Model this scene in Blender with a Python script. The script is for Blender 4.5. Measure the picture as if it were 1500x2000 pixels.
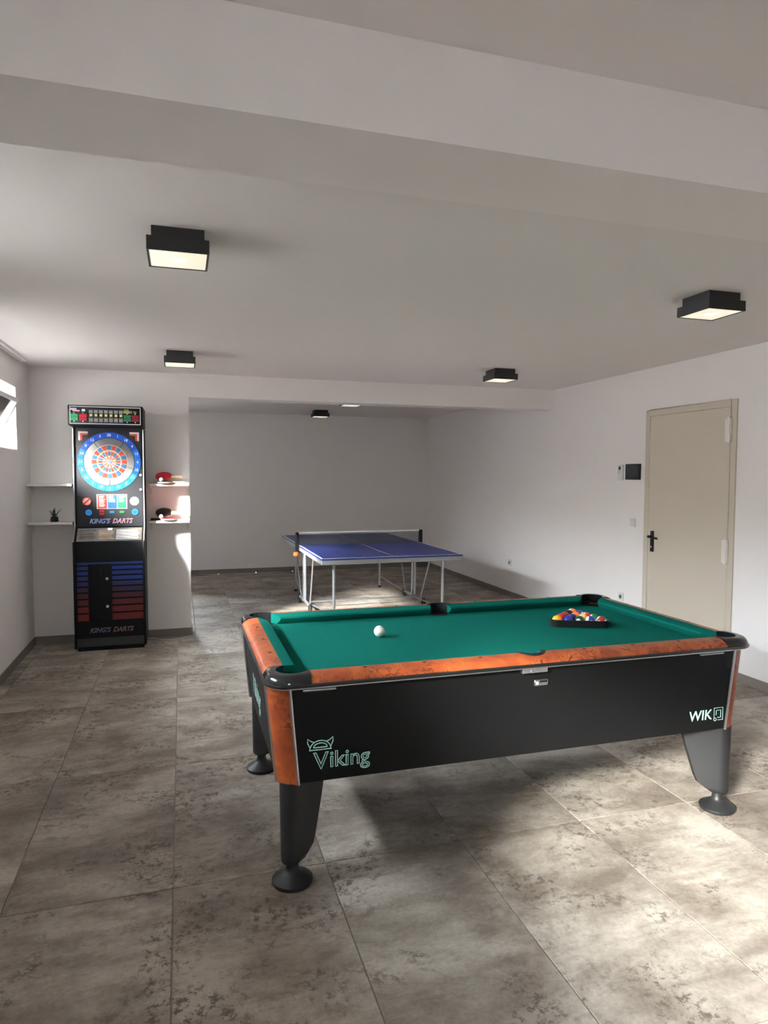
import bpy, bmesh, math, random
from mathutils import Vector, Matrix

# ------------------------------------------------------------------ scene, camera, light
for o in list(bpy.data.objects):
    bpy.data.objects.remove(o)
SC = bpy.context.scene
COL = SC.collection
PI = math.pi
random.seed(7)

F_PX, YAW, PITCH, ROLL, CAM_H = 1310.88, 0.2929, 0.0553, 0.0027, 1.60
cam_d = bpy.data.cameras.new('camera')
cam_d.sensor_fit = 'VERTICAL'
cam_d.sensor_height = 36.0
cam_d.lens = 36.0 * F_PX / 2000.0
cam_d.clip_start = 0.02
cam = bpy.data.objects.new('camera', cam_d)
COL.objects.link(cam)
_f = Vector((math.sin(YAW) * math.cos(PITCH), math.cos(YAW) * math.cos(PITCH), -math.sin(PITCH)))
_r = Vector((math.cos(YAW), -math.sin(YAW), 0))
_u = _r.cross(_f)
_r2 = math.cos(ROLL) * _r + math.sin(ROLL) * _u
_u2 = -math.sin(ROLL) * _r + math.cos(ROLL) * _u
M = Matrix((( _r2.x, _u2.x, -_f.x, 0), (_r2.y, _u2.y, -_f.y, 0), (_r2.z, _u2.z, -_f.z, CAM_H), (0, 0, 0, 1)))
cam.matrix_world = M
SC.camera = cam

# daylight: even bright sky
W = bpy.data.worlds.new('sky')
SC.world = W
W.use_nodes = True
bg = W.node_tree.nodes['Background']
bg.inputs[0].default_value = (0.88, 0.93, 1.0, 1)
bg.inputs[1].default_value = 92.0
# hazy low sun that reaches in through the left windows
sd = bpy.data.lights.new('sun', 'SUN')
sd.energy = 100.0
sd.angle = math.radians(17)
sd.color = (1.0, 0.96, 0.9)
sun = bpy.data.objects.new('sun', sd)
COL.objects.link(sun)
SUN_DIR = Vector((0.76, 0.65, -0.50)).normalized()
sun.rotation_euler = SUN_DIR.to_track_quat('-Z', 'Y').to_euler()

VS = SC.view_settings
VS.view_transform = 'Standard'
VS.look = 'None'
VS.gamma = 1.0
VS.use_curve_mapping = False
VS.exposure = 0.78
SC.cycles.use_denoising = True
SC.cycles.max_bounces = 12
SC.cycles.diffuse_bounces = 8
SC.cycles.transparent_max_bounces = 12

# room dimensions (metres)
XL, XR = -1.339, 4.130
YN, YB, YF = -2.60, 6.910, 11.065          # behind the camera, partition, far wall
ZC = 2.582
XP = 0.077                                  # right end of the partition
TW, TD, TX, TY = 0.6, 1.157, -0.0511, 2.6409  # floor tile pitch and one grid crossing
WIN1 = (4.45, 6.40, 1.807, 2.333)           # y0, y1, z0, z1 on the left wall
WIN2 = (-1.15, 0.75, 1.807, 2.333)
WIN_FILL_MID = (2.10, 3.50, 1.807, 2.333)  # unseen window, added to lift the light mid-room and on the ceiling
WIN_FILL_NEAR = (0.1, 0.50, 1.88, 2.16)                # unseen window added behind the viewer, cool light for the near beam
WIN_FILL_FAR = (-0.95, -0.30, 1.48, 2.10)           # x0, x1, z0, z1 on the far wall, added unseen to brighten the bay


def portal(name, loc, sx, sy, rot):
    d = bpy.data.lights.new(name, 'AREA')
    d.shape = 'RECTANGLE'
    d.size, d.size_y = sx, sy
    d.cycles.is_portal = True
    o = bpy.data.objects.new(name, d)
    COL.objects.link(o)
    o.location = loc
    o.rotation_euler = rot


for i, w in enumerate((WIN1, WIN2, WIN_FILL_MID)):
    portal('window_portal', (XL - 0.31, (w[0] + w[1]) / 2, (w[2] + w[3]) / 2), w[3] - w[2], w[1] - w[0], (0, -PI / 2, 0))
portal('window_portal', ((WIN_FILL_FAR[0] + WIN_FILL_FAR[1]) / 2, YF + 0.26, (WIN_FILL_FAR[2] + WIN_FILL_FAR[3]) / 2), WIN_FILL_FAR[1] - WIN_FILL_FAR[0], WIN_FILL_FAR[3] - WIN_FILL_FAR[2], (-PI / 2, 0, 0))

portal('window_portal', ((WIN_FILL_NEAR[0] + WIN_FILL_NEAR[1]) / 2, YN - 0.26, (WIN_FILL_NEAR[2] + WIN_FILL_NEAR[3]) / 2), WIN_FILL_NEAR[1] - WIN_FILL_NEAR[0], WIN_FILL_NEAR[3] - WIN_FILL_NEAR[2], (PI / 2, 0, 0))


# ------------------------------------------------------------------ helpers
class MB:
    def __init__(self):
        self.v, self.f = [], []

    def add(self, vs, fs):
        n = len(self.v)
        self.v += [tuple(p) for p in vs]
        self.f += [tuple(i + n for i in f) for f in fs]
        return self

    def box(self, x0, x1, y0, y1, z0, z1):
        vs = [(x, y, z) for z in (z0, z1) for y in (y0, y1) for x in (x0, x1)]
        return self.add(vs, [(0, 2, 3, 1), (4, 5, 7, 6), (0, 1, 5, 4), (2, 6, 7, 3), (0, 4, 6, 2), (1, 3, 7, 5)])

    def loft(self, loops, cap=True):
        n = len(loops[0])
        vs = [p for l in loops for p in l]
        fs = []
        for k in range(len(loops) - 1):
            for i in range(n):
                j = (i + 1) % n
                fs.append((k * n + i, k * n + j, (k + 1) * n + j, (k + 1) * n + i))
        if cap:
            fs.append(tuple(range(n))[::-1])
            fs.append(tuple((len(loops) - 1) * n + i for i in range(n)))
        return self.add(vs, fs)

    def grid(self, rows):
        n = len(rows[0])
        fs = []
        for k in range(len(rows) - 1):
            for i in range(n - 1):
                fs.append((k * n + i, k * n + i + 1, (k + 1) * n + i + 1, (k + 1) * n + i))
        return self.add([p for r in rows for p in r], fs)

    def lathe(self, prof, c=(0, 0, 0), n=24, axis='z', cap=True):
        loops = []
        for r, h in prof:
            lp = []
            for i in range(n):
                a = 2 * PI * i / n
                u, v = r * math.cos(a), r * math.sin(a)
                p = {'z': (u, v, h), 'y': (u, h, v), 'x': (h, u, v)}[axis]
                lp.append((c[0] + p[0], c[1] + p[1], c[2] + p[2]))
            loops.append(lp)
        return self.loft(loops, cap)

    def tube(self, pts, r, n=10, cap=True):
        pts = [Vector(p) for p in pts]
        loops = []
        up = None
        for i, p in enumerate(pts):
            a = pts[max(i - 1, 0)]
            b = pts[min(i + 1, len(pts) - 1)]
            t = (b - a).normalized()
            if up is None:
                up = t.orthogonal().normalized()
            up = (up - t * up.dot(t)).normalized()
            s = t.cross(up)
            loops.append([tuple(p + r * (math.cos(2 * PI * k / n) * up + math.sin(2 * PI * k / n) * s)) for k in range(n)])
        return self.loft(loops, cap)

    def prism(self, poly, a, b, axis='y'):
        def m(p, h):
            return {'z': (p[0], p[1], h), 'y': (p[0], h, p[1]), 'x': (h, p[0], p[1])}[axis]
        return self.loft([[m(p, a) for p in poly], [m(p, b) for p in poly]])

    def sphere(self, c, r, n=20, m=12, sz=1.0):
        prof = [(max(r * math.sin(PI * k / m), 1e-5), -r * sz * math.cos(PI * k / m)) for k in range(m + 1)]
        return self.lathe(prof, c, n)

    def xform(self, mat):
        self.v = [tuple(mat @ Vector(p)) for p in self.v]
        return self

    def mesh(self, name, bevel=0.0, seg=2, smooth=True, ang=38):
        me = bpy.data.meshes.new(name)
        me.from_pydata(self.v, [], self.f)
        bm = bmesh.new()
        bm.from_mesh(me)
        bmesh.ops.remove_doubles(bm, verts=bm.verts, dist=1e-6)
        bmesh.ops.recalc_face_normals(bm, faces=bm.faces)
        if bevel:
            ed = [e for e in bm.edges if len(e.link_faces) == 2 and e.calc_face_angle(0) > 0.6]
            bmesh.ops.bevel(bm, geom=ed, offset=bevel, segments=seg, affect='EDGES', profile=0.5, clamp_overlap=True)
        bm.to_mesh(me)
        bm.free()
        if smooth:
            me.polygons.foreach_set('use_smooth', [True] * len(me.polygons))
            me.set_sharp_from_angle(angle=math.radians(ang))
        return me

    def build(self, name, mat, parent=None, **k):
        return link(name, self.mesh(name, **k), mat, parent)


def link(name, me, mat, parent=None):
    if mat is not None and not me.materials:
        me.materials.append(mat)
    o = bpy.data.objects.new(name, me)
    COL.objects.link(o)
    o.parent = parent
    return o


def tag(o, label=None, cat=None, group=None, kind=None):
    if label: o['label'] = label
    if cat: o['category'] = cat
    if group: o['group'] = group
    if kind: o['kind'] = kind
    return o


def thing(name, label, cat, loc=(0, 0, 0), rz=0.0, group=None, kind=None):
    o = bpy.data.objects.new(name, None)
    o.empty_display_size = 0.1
    COL.objects.link(o)
    o.location = loc
    o.rotation_euler = (0, 0, rz)
    return tag(o, label, cat, group, kind)


def copy_tree(o, parent=None):
    c = o.copy()
    COL.objects.link(c)
    c.parent = parent
    for ch in o.children:
        copy_tree(ch, c)
    return c


def text_mesh(s, size, depth=0.001, shear=0.0, bold=0.0, outline=0.0, sx=1.0, align='CENTER'):
    cu = bpy.data.curves.new('lettering', 'FONT')
    cu.body = s
    cu.size = size
    cu.align_x = align
    cu.align_y = 'CENTER'
    cu.shear = shear
    cu.offset = bold
    cu.resolution_u = 3
    if outline:
        cu.fill_mode = 'NONE'
        cu.bevel_depth = outline
        cu.bevel_resolution = 0
    else:
        cu.extrude = depth
    o = bpy.data.objects.new('lettering', cu)
    COL.objects.link(o)
    dg = bpy.context.evaluated_depsgraph_get()
    me = bpy.data.meshes.new_from_object(o.evaluated_get(dg))
    bpy.data.objects.remove(o)
    bpy.data.curves.remove(cu)
    me.materials.clear()
    if sx != 1.0:
        me.transform(Matrix.Diagonal((sx, 1, 1, 1)))
    return me


FRONT = Matrix.Rotation(PI / 2, 4, 'X')            # XY drawing -> stands facing -Y
LEFTF = Matrix.Rotation(-PI / 2, 4, 'Z') @ FRONT   # stands facing -X


def text(name, s, size, pos, mat, parent, face=FRONT, **k):
    me = text_mesh(s, size, **k)
    me.transform(Matrix.Translation(pos) @ face)
    return link(name, me, mat, parent)


# ------------------------------------------------------------------ materials
def new_mat(name):
    m = bpy.data.materials.new(name)
    m.use_nodes = True
    return m, m.node_tree.nodes, m.node_tree.links, m.node_tree.nodes['Principled BSDF']


def plain(name, col, rough=0.5, metal=0.0, coat=0.0, var=0.06, scale=14.0, bump=0.0, bscale=200.0, emit=None, estr=0.0, spec=0.5):
    """one-colour surface with a little procedural variation"""
    m, N, L, B = new_mat(name)
    B.inputs['Roughness'].default_value = rough
    B.inputs['Metallic'].default_value = metal
    B.inputs['Coat Weight'].default_value = coat
    B.inputs['Coat Roughness'].default_value = 0.12
    B.inputs['Specular IOR Level'].default_value = spec
    tc = N.new('ShaderNodeTexCoord')
    nz = N.new('ShaderNodeTexNoise')
    nz.inputs['Scale'].default_value = scale
    nz.inputs['Detail'].default_value = 4
    L.new(tc.outputs['Object'], nz.inputs['Vector'])
    mx = N.new('ShaderNodeMix')
    mx.data_type = 'RGBA'
    mx.inputs[6].default_value = (*[c * (1 - var) for c in col], 1)
    mx.inputs[7].default_value = (*[min(1, c * (1 + var)) for c in col], 1)
    L.new(nz.outputs[0], mx.inputs[0])
    L.new(mx.outputs[2], B.inputs['Base Color'])
    if bump:
        n2 = N.new('ShaderNodeTexNoise')
        n2.inputs['Scale'].default_value = bscale
        n2.inputs['Detail'].default_value = 3
        L.new(tc.outputs['Object'], n2.inputs['Vector'])
        bp = N.new('ShaderNodeBump')
        bp.inputs['Strength'].default_value = bump
        bp.inputs['Distance'].default_value = 0.002
        L.new(n2.outputs[0], bp.inputs['Height'])
        L.new(bp.outputs[0], B.inputs['Normal'])
    if emit:
        B.inputs['Emission Color'].default_value = (*emit, 1)
        B.inputs['Emission Strength'].default_value = estr
    return m


def floor_tile_mat():
    m, N, L, B = new_mat('concrete_look_tile')
    tc = N.new('ShaderNodeTexCoord')
    oi = N.new('ShaderNodeObjectInfo')
    mul = N.new('ShaderNodeMath'); mul.operation = 'MULTIPLY'; mul.inputs[1].default_value = 37.0
    L.new(oi.outputs['Random'], mul.inputs[0])
    cmb = N.new('ShaderNodeCombineXYZ')
    L.new(mul.outputs[0], cmb.inputs[0]); L.new(mul.outputs[0], cmb.inputs[2])
    add = N.new('ShaderNodeVectorMath'); add.operation = 'ADD'
    L.new(tc.outputs['Object'], add.inputs[0]); L.new(cmb.outputs[0], add.inputs[1])

    def noise(scale, detail, rough=0.6, stretch=None, dist=0.0):
        n = N.new('ShaderNodeTexNoise')
        n.inputs['Scale'].default_value = scale
        n.inputs['Detail'].default_value = detail
        n.inputs['Roughness'].default_value = rough
        n.inputs['Distortion'].default_value = dist
        if stretch:
            mp = N.new('ShaderNodeMapping')
            mp.inputs['Scale'].default_value = stretch
            L.new(add.outputs[0], mp.inputs[0]); L.new(mp.outputs[0], n.inputs['Vector'])
        else:
            L.new(add.outputs[0], n.inputs['Vector'])
        return n.outputs[0]

    def ramp(src, a, b, ca, cb):
        r = N.new('ShaderNodeValToRGB')
        r.color_ramp.elements[0].position = a
        r.color_ramp.elements[1].position = b
        r.color_ramp.elements[0].color = (*ca, 1)
        r.color_ramp.elements[1].color = (*cb, 1)
        L.new(src, r.inputs[0])
        return r.outputs[0]

    def mix(fac, a, b):
        x = N.new('ShaderNodeMix'); x.data_type = 'RGBA'
        L.new(fac, x.inputs[0]); L.new(a, x.inputs[6])
        if isinstance(b, tuple): x.inputs[7].default_value = (*b, 1)
        else: L.new(b, x.inputs[7])
        return x.outputs[2]

    big = noise(2.3, 12, 0.68, (0.8, 1.2, 1), 0.25)
    base = ramp(big, 0.38, 0.62, (0.20, 0.162, 0.130), (0.48, 0.43, 0.37))
    streak = noise(5.0, 10, 0.7, (0.55, 1.9, 1), 0.15)
    st = ramp(streak, 0.50, 0.66, (0, 0, 0), (0.55, 0.55, 0.55))
    c1 = mix(st, base, (0.15, 0.120, 0.095))
    # rust-dark worn speckles gathered in patches
    pm = ramp(noise(2.6, 5, 0.6, None, 0.3), 0.46, 0.58, (0, 0, 0), (1, 1, 1))
    sp = ramp(noise(26.0, 9, 0.8), 0.515, 0.56, (0, 0, 0), (1, 1, 1))
    mm = N.new('ShaderNodeMath'); mm.operation = 'MULTIPLY'
    L.new(pm, mm.inputs[0]); L.new(sp, mm.inputs[1])
    m2 = N.new('ShaderNodeMath'); m2.operation = 'MULTIPLY'; m2.inputs[1].default_value = 0.9
    L.new(mm.outputs[0], m2.inputs[0])
    c2 = mix(m2.outputs[0], c1, (0.105, 0.083, 0.066))
    fine = ramp(noise(60.0, 5, 0.7), 0.35, 0.7, (0.86, 0.86, 0.86), (1.1, 1.1, 1.1))
    x = N.new('ShaderNodeMix'); x.data_type = 'RGBA'; x.blend_type = 'MULTIPLY'; x.inputs[0].default_value = 1
    L.new(c2, x.inputs[6]); L.new(fine, x.inputs[7])
    L.new(x.outputs[2], B.inputs['Base Color'])
    B.inputs['Roughness'].default_value = 0.55
    B.inputs['Specular IOR Level'].default_value = 0.35
    return m


def burl_mat(name, tint=1.0):
    m, N, L, B = new_mat(name)
    tc = N.new('ShaderNodeTexCoord')
    n1 = N.new('ShaderNodeTexNoise'); n1.inputs['Scale'].default_value = 9; n1.inputs['Detail'].default_value = 5; n1.inputs['Distortion'].default_value = 1.2
    n2 = N.new('ShaderNodeTexNoise'); n2.inputs['Scale'].default_value = 42; n2.inputs['Detail'].default_value = 5; n2.inputs['Distortion'].default_value = 1.5
    n3 = N.new('ShaderNodeTexNoise'); n3.inputs['Scale'].default_value = 7; n3.inputs['Detail'].default_value = 2
    for n in (n1, n2, n3): L.new(tc.outputs['Object'], n.inputs['Vector'])
    r1 = N.new('ShaderNodeValToRGB')
    r1.color_ramp.elements[0].position = 0.3; r1.color_ramp.elements[1].position = 0.72
    r1.color_ramp.elements[0].color = (0.22, 0.040, 0.012, 1); r1.color_ramp.elements[1].color = (0.44, 0.100, 0.024, 1)
    L.new(n1.outputs[0], r1.inputs[0])
    r2 = N.new('ShaderNodeValToRGB')
    r2.color_ramp.elements[0].position = 0.50; r2.color_ramp.elements[1].position = 0.60
    r2.color_ramp.elements[0].color = (0, 0, 0, 1); r2.color_ramp.elements[1].color = (1, 1, 1, 1)
    L.new(n2.outputs[0], r2.inputs[0])
    r3 = N.new('ShaderNodeValToRGB')
    r3.color_ramp.elements[0].position = 0.40; r3.color_ramp.elements[1].position = 0.56
    L.new(n3.outputs[0], r3.inputs[0])
    mu = N.new('ShaderNodeMath'); mu.operation = 'MULTIPLY'
    L.new(r2.outputs[0], mu.inputs[0]); L.new(r3.outputs[0], mu.inputs[1])
    mx = N.new('ShaderNodeMix'); mx.data_type = 'RGBA'
    L.new(mu.outputs[0], mx.inputs[0]); L.new(r1.outputs[0], mx.inputs[6])
    mx.inputs[7].default_value = (0.09, 0.018, 0.006, 1)
    L.new(mx.outputs[2], B.inputs['Base Color'])
    B.inputs['Roughness'].default_value = 0.38
    B.inputs['Coat Weight'].default_value = 0.35
    B.inputs['Coat Roughness'].default_value = 0.15
    return m


def glass_mat():
    m, N, L, B = new_mat('window_glass')
    N.remove(B)
    out = N['Material Output']
    t = N.new('ShaderNodeBsdfTransparent'); t.inputs[0].default_value = (0.95, 0.97, 0.97, 1)
    g = N.new('ShaderNodeBsdfGlossy'); g.inputs['Roughness'].default_value = 0.03
    fr = N.new('ShaderNodeFresnel'); fr.inputs[0].default_value = 1.45
    x = N.new('ShaderNodeMixShader')
    L.new(fr.outputs[0], x.inputs[0]); L.new(t.outputs[0], x.inputs[1]); L.new(g.outputs[0], x.inputs[2])
    L.new(x.outputs[0], out.inputs[0])
    return m


def net_mat():
    m, N, L, B = new_mat('net_mesh')
    out = N['Material Output']
    tc = N.new('ShaderNodeTexCoord')
    sep = N.new('ShaderNodeSeparateXYZ')
    L.new(tc.outputs['Object'], sep.inputs[0])
    fac = []
    for k in (0, 2):
        a = N.new('ShaderNodeMath'); a.operation = 'MULTIPLY'; a.inputs[1].default_value = 80.0
        L.new(sep.outputs[k], a.inputs[0])
        b = N.new('ShaderNodeMath'); b.operation = 'FRACT'; L.new(a.outputs[0], b.inputs[0])
        c = N.new('ShaderNodeMath'); c.operation = 'LESS_THAN'; c.inputs[1].default_value = 0.22
        L.new(b.outputs[0], c.inputs[0]); fac.append(c)
    mxm = N.new('ShaderNodeMath'); mxm.operation = 'MAXIMUM'
    L.new(fac[0].outputs[0], mxm.inputs[0]); L.new(fac[1].outputs[0], mxm.inputs[1])
    B.inputs['Base Color'].default_value = (0.05, 0.05, 0.055, 1)
    B.inputs['Roughness'].default_value = 0.8
    t = N.new('ShaderNodeBsdfTransparent')
    x = N.new('ShaderNodeMixShader')
    L.new(mxm.outputs[0], x.inputs[0]); L.new(t.outputs[0], x.inputs[1]); L.new(B.outputs[0], x.inputs[2])
    L.new(x.outputs[0], out.inputs[0])
    return m


MT = dict(
    wall=plain('white_wall_paint', (0.84, 0.805, 0.79), 0.85, var=0.015, scale=3, bump=0.12, bscale=120, spec=0.2),
    ceil=plain('white_ceiling_paint', (0.80, 0.76, 0.745), 0.9, var=0.015, scale=3, bump=0.1, bscale=120, spec=0.2),
    grout=plain('grey_grout', (0.36, 0.33, 0.29), 0.9, scale=30),
    tile=floor_tile_mat(),
    skirt=plain('grey_skirting_tile', (0.20, 0.175, 0.15), 0.6, var=0.25, scale=6),
    door=plain('cream_steel_door', (0.56, 0.50, 0.41), 0.5, var=0.02, scale=4),
    pvc=plain('white_window_pvc', (0.80, 0.80, 0.79), 0.35, var=0.02),
    glass=glass_mat(),
    black=plain('black_plastic', (0.009, 0.009, 0.010), 0.45, var=0.1, spec=0.25),
    gloss=plain('black_gloss_casting', (0.010, 0.011, 0.012), 0.18, coat=0.4, var=0.1),
    lam=plain('black_laminate', (0.005, 0.005, 0.0055), 0.55, var=0.15, scale=6, bump=0.05, bscale=300, spec=0.22),
    leg=plain('black_leg_paint', (0.014, 0.014, 0.015), 0.48, var=0.1),
    cloth=plain('green_billiard_cloth', (0.003, 0.100, 0.077), 0.95, var=0.05, scale=20, bump=0.25, bscale=900, spec=0.03),
    burl=burl_mat('orange_burl_wood'),
    alu=plain('brushed_aluminium', (0.66, 0.66, 0.67), 0.32, 1.0, var=0.05),
    steel=plain('grey_steel_tube', (0.40, 0.42, 0.45), 0.35, 0.85, var=0.05),
    mint=plain('mint_print', (0.55, 0.92, 0.80), 0.6, var=0.02),
    pocket=plain('black_pocket', (0.004, 0.004, 0.005), 0.9),
    ivory=plain('ivory_ball', (0.80, 0.78, 0.68), 0.12, coat=0.5, var=0.02),
    ppblue=plain('blue_table_top', (0.016, 0.03, 0.17), 0.42, var=0.06),
    ppwhite=plain('white_line_paint', (0.80, 0.80, 0.80), 0.5),
    apron=plain('silver_apron', (0.27, 0.28, 0.28), 0.5, 0.4, var=0.05),
    net=net_mat(),
    orange=plain('orange_plastic', (0.80, 0.13, 0.03), 0.4),
    lampbody=plain('black_lamp_metal', (0.016, 0.016, 0.016), 0.55, var=0.1),
    diff=plain('lamp_diffuser', (0.85, 0.82, 0.7), 0.5, emit=(1.0, 0.93, 0.72), estr=0.42),
    bulb=plain('lamp_bulb', (0.9, 0.9, 0.8), 0.4, emit=(1.0, 0.90, 0.70), estr=0.6),
    shelf=plain('white_shelf_board', (0.80, 0.79, 0.76), 0.5, var=0.02),
    cord=plain('white_cord', (0.68, 0.64, 0.58), 0.5),
    screen=plain('dark_screen', (0.010, 0.010, 0.012), 0.45, spec=0.25),
    red=plain('red_rubber', (0.60, 0.012, 0.03), 0.5),
    woodlight=plain('pale_handle_wood', (0.62, 0.45, 0.27), 0.5, var=0.15, scale=40),
    ball=plain('white_celluloid', (0.85, 0.83, 0.80), 0.35),
    pot=plain('dark_green_pot', (0.012, 0.02, 0.016), 0.4),
    leaf=plain('succulent_leaf', (0.02, 0.05, 0.025), 0.45, var=0.3, scale=60),
    rubber=plain('black_rubber', (0.012, 0.012, 0.012), 0.7),
    mirror=plain('printed_console_plate', (0.30, 0.26, 0.22), 0.22, 0.75, var=0.25, scale=30),
    concrete=plain('pale_concrete', (0.14, 0.135, 0.125), 0.9, var=0.1, scale=2),
    hinge=plain('cream_hinge', (0.74, 0.71, 0.65), 0.45),
    outlet=plain('outlet_plastic', (0.70, 0.69, 0.66), 0.4),
)


def glow(name, col, s):
    return plain(name, tuple(min(1, c) * 0.2 for c in col), 0.4, var=0.03, emit=col, estr=s * 0.55, spec=0.3)


# ------------------------------------------------------------------ the room
def struct(o, label, group=None):
    return tag(o, label, None, group, 'structure')


# floor: grout bed plus single tiles
floor = MB().box(XL, XR, YN, YF, -0.12, -0.006).build('floor', MT['grout'], smooth=False)
struct(floor, 'large grey-brown concrete-look floor tiles in a straight grid')
GAP = 0.0022
tile_cache = {}
i0, i1 = math.floor((XL - TX) / TW), math.ceil((XR - TX) / TW)
j0, j1 = math.floor((YN - TY) / TD), math.ceil((YF - TY) / TD)
for j in range(j0, j1):
    for i in range(i0, i1):
        x0, x1 = max(TX + i * TW + GAP, XL), min(TX + (i + 1) * TW - GAP, XR)
        y0, y1 = max(TY + j * TD + GAP, YN), min(TY + (j + 1) * TD - GAP, YF)
        if x1 - x0 < 0.01 or y1 - y0 < 0.01:
            continue
        key = (round(x1 - x0, 4), round(y1 - y0, 4))
        if key not in tile_cache:
            w, d = key
            tile_cache[key] = MB().box(-w / 2, w / 2, -d / 2, d / 2, -0.0095, 0).mesh('tile', bevel=0.0012, seg=1, smooth=False)
        t = link('tile', tile_cache[key], MT['tile'], floor)
        t.location = ((x0 + x1) / 2, (y0 + y1) / 2, 0)

c = MB().box(XL - 0.3, XR + 0.3, YN - 0.3, YF + 0.3, ZC, ZC + 0.2).build('ceiling', MT['ceil'], smooth=False)
struct(c, 'plain matt white ceiling over the whole games room')


def wall_with_holes(name, axis, a0, a1, t0, t1, z0, z1, holes):
    """axis 'y': wall runs along y, thickness t0..t1 in x; holes = (a0, a1, z0, z1)"""
    m = MB()

    def bx(p0, p1, q0, q1):
        if p1 - p0 < 1e-4 or q1 - q0 < 1e-4: return
        if axis == 'y': m.box(t0, t1, p0, p1, q0, q1)
        else: m.box(p0, p1, t0, t1, q0, q1)
    cur = a0
    for h in sorted(holes):
        bx(cur, h[0], z0, z1)
        bx(h[0], h[1], z0, h[2])
        bx(h[0], h[1], h[3], z1)
        cur = h[1]
    bx(cur, a1, z0, z1)
    return m.build(name, MT['wall'], smooth=False)


struct(wall_with_holes('wall_left', 'y', YN, YF, XL - 0.30, XL, 0, ZC, [WIN1, WIN2, WIN_FILL_MID]), 'white left wall with a small high window')
DOOR = (4.225, 5.265, 0.0, 2.185)
struct(wall_with_holes('wall_right', 'y', YN, YF, XR, XR + 0.25, 0, ZC, [DOOR]), 'white right wall holding the cream door')
struct(wall_with_holes('wall_back', 'x', XL - 0.3, XR + 0.25, YF, YF + 0.25, 0, ZC, [WIN_FILL_FAR]), 'white far wall behind the blue table tennis table')
struct(wall_with_holes('wall_front', 'x', XL - 0.3, XR + 0.25, YN - 0.25, YN, 0, ZC, [WIN_FILL_NEAR]), 'white wall behind the viewer')
struct(MB().box(XL, XP, YB, YB + 0.22, 0, ZC).build('wall_partition', MT['wall'], smooth=False), 'white wall stub behind the dart machine and its shelves')
struct(MB().box(XP, XR, YB, YB + 0.22, 2.356, ZC).build('trim_1', MT['wall'], smooth=False), 'white ceiling beam over the opening to the far bay')
struct(MB().box(XL, XR, 1.484, 1.785, 2.364, ZC).build('trim_2', MT['wall'], smooth=False), 'wide white ceiling beam across the top of the view')

# skirting
BH = 0.072
BT = 0.011


def skirt(name, x0, x1, y0, y1, label):
    struct(MB().box(x0, x1, y0, y1, 0, BH).build(name, MT['skirt'], bevel=0.0015, seg=1), label)


skirt('baseboard_left', XL, XL + BT, YN, YB, 'grey tile skirting along the left wall')
skirt('baseboard_partition', XL + BT, XP, YB - BT, YB, 'grey tile skirting under the shelves by the dart machine')
skirt('baseboard_partition_end', XP, XP + BT, YB - BT, YB + 0.22, 'grey tile skirting round the end of the wall stub')
skirt('baseboard_back', XL + BT, XR - BT, YF - BT, YF, 'grey tile skirting along the far wall')
skirt('baseboard_far_left', XL, XL + BT, YB + 0.22, YF, 'grey tile skirting on the left side of the far bay')
skirt('baseboard_right', XR - BT, XR, 5.33, YF, 'grey tile skirting on the right wall beyond the door')
skirt('baseboard_right_near', XR - BT, XR, YN, 4.16, 'grey tile skirting on the right wall near the pool table')

# ground outside the left windows
g = MB().box(-16, XL - 0.31, -14, 24, 1.45, 1.60).build('exterior_ground', MT['concrete'], smooth=False)
struct(g, 'pale ground outside the high windows')
for y0, y1, lab in ((YF + 0.30, YF + 12, 'pale ground slab added outside the far wall to block light from below'), (YN - 12, YN - 0.30, 'pale ground slab added outside the wall behind the viewer to block light from below')):  # slabs added to stop light entering the end windows from below
    g = MB().box(XL - 0.3, 14, y0, y1, 1.2, 1.38).build('exterior_ground', MT['concrete'], smooth=False)
    struct(g, lab)
g = MB().box(-2.85, -2.60, -14, 24, 1.60, 2.43).build('exterior_sky_blocker', MT['wall'], smooth=False)  # added unseen wall, cuts the low sky light reaching the right wall
struct(g, 'unseen low white wall added outside the high windows to block low sky light')


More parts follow.
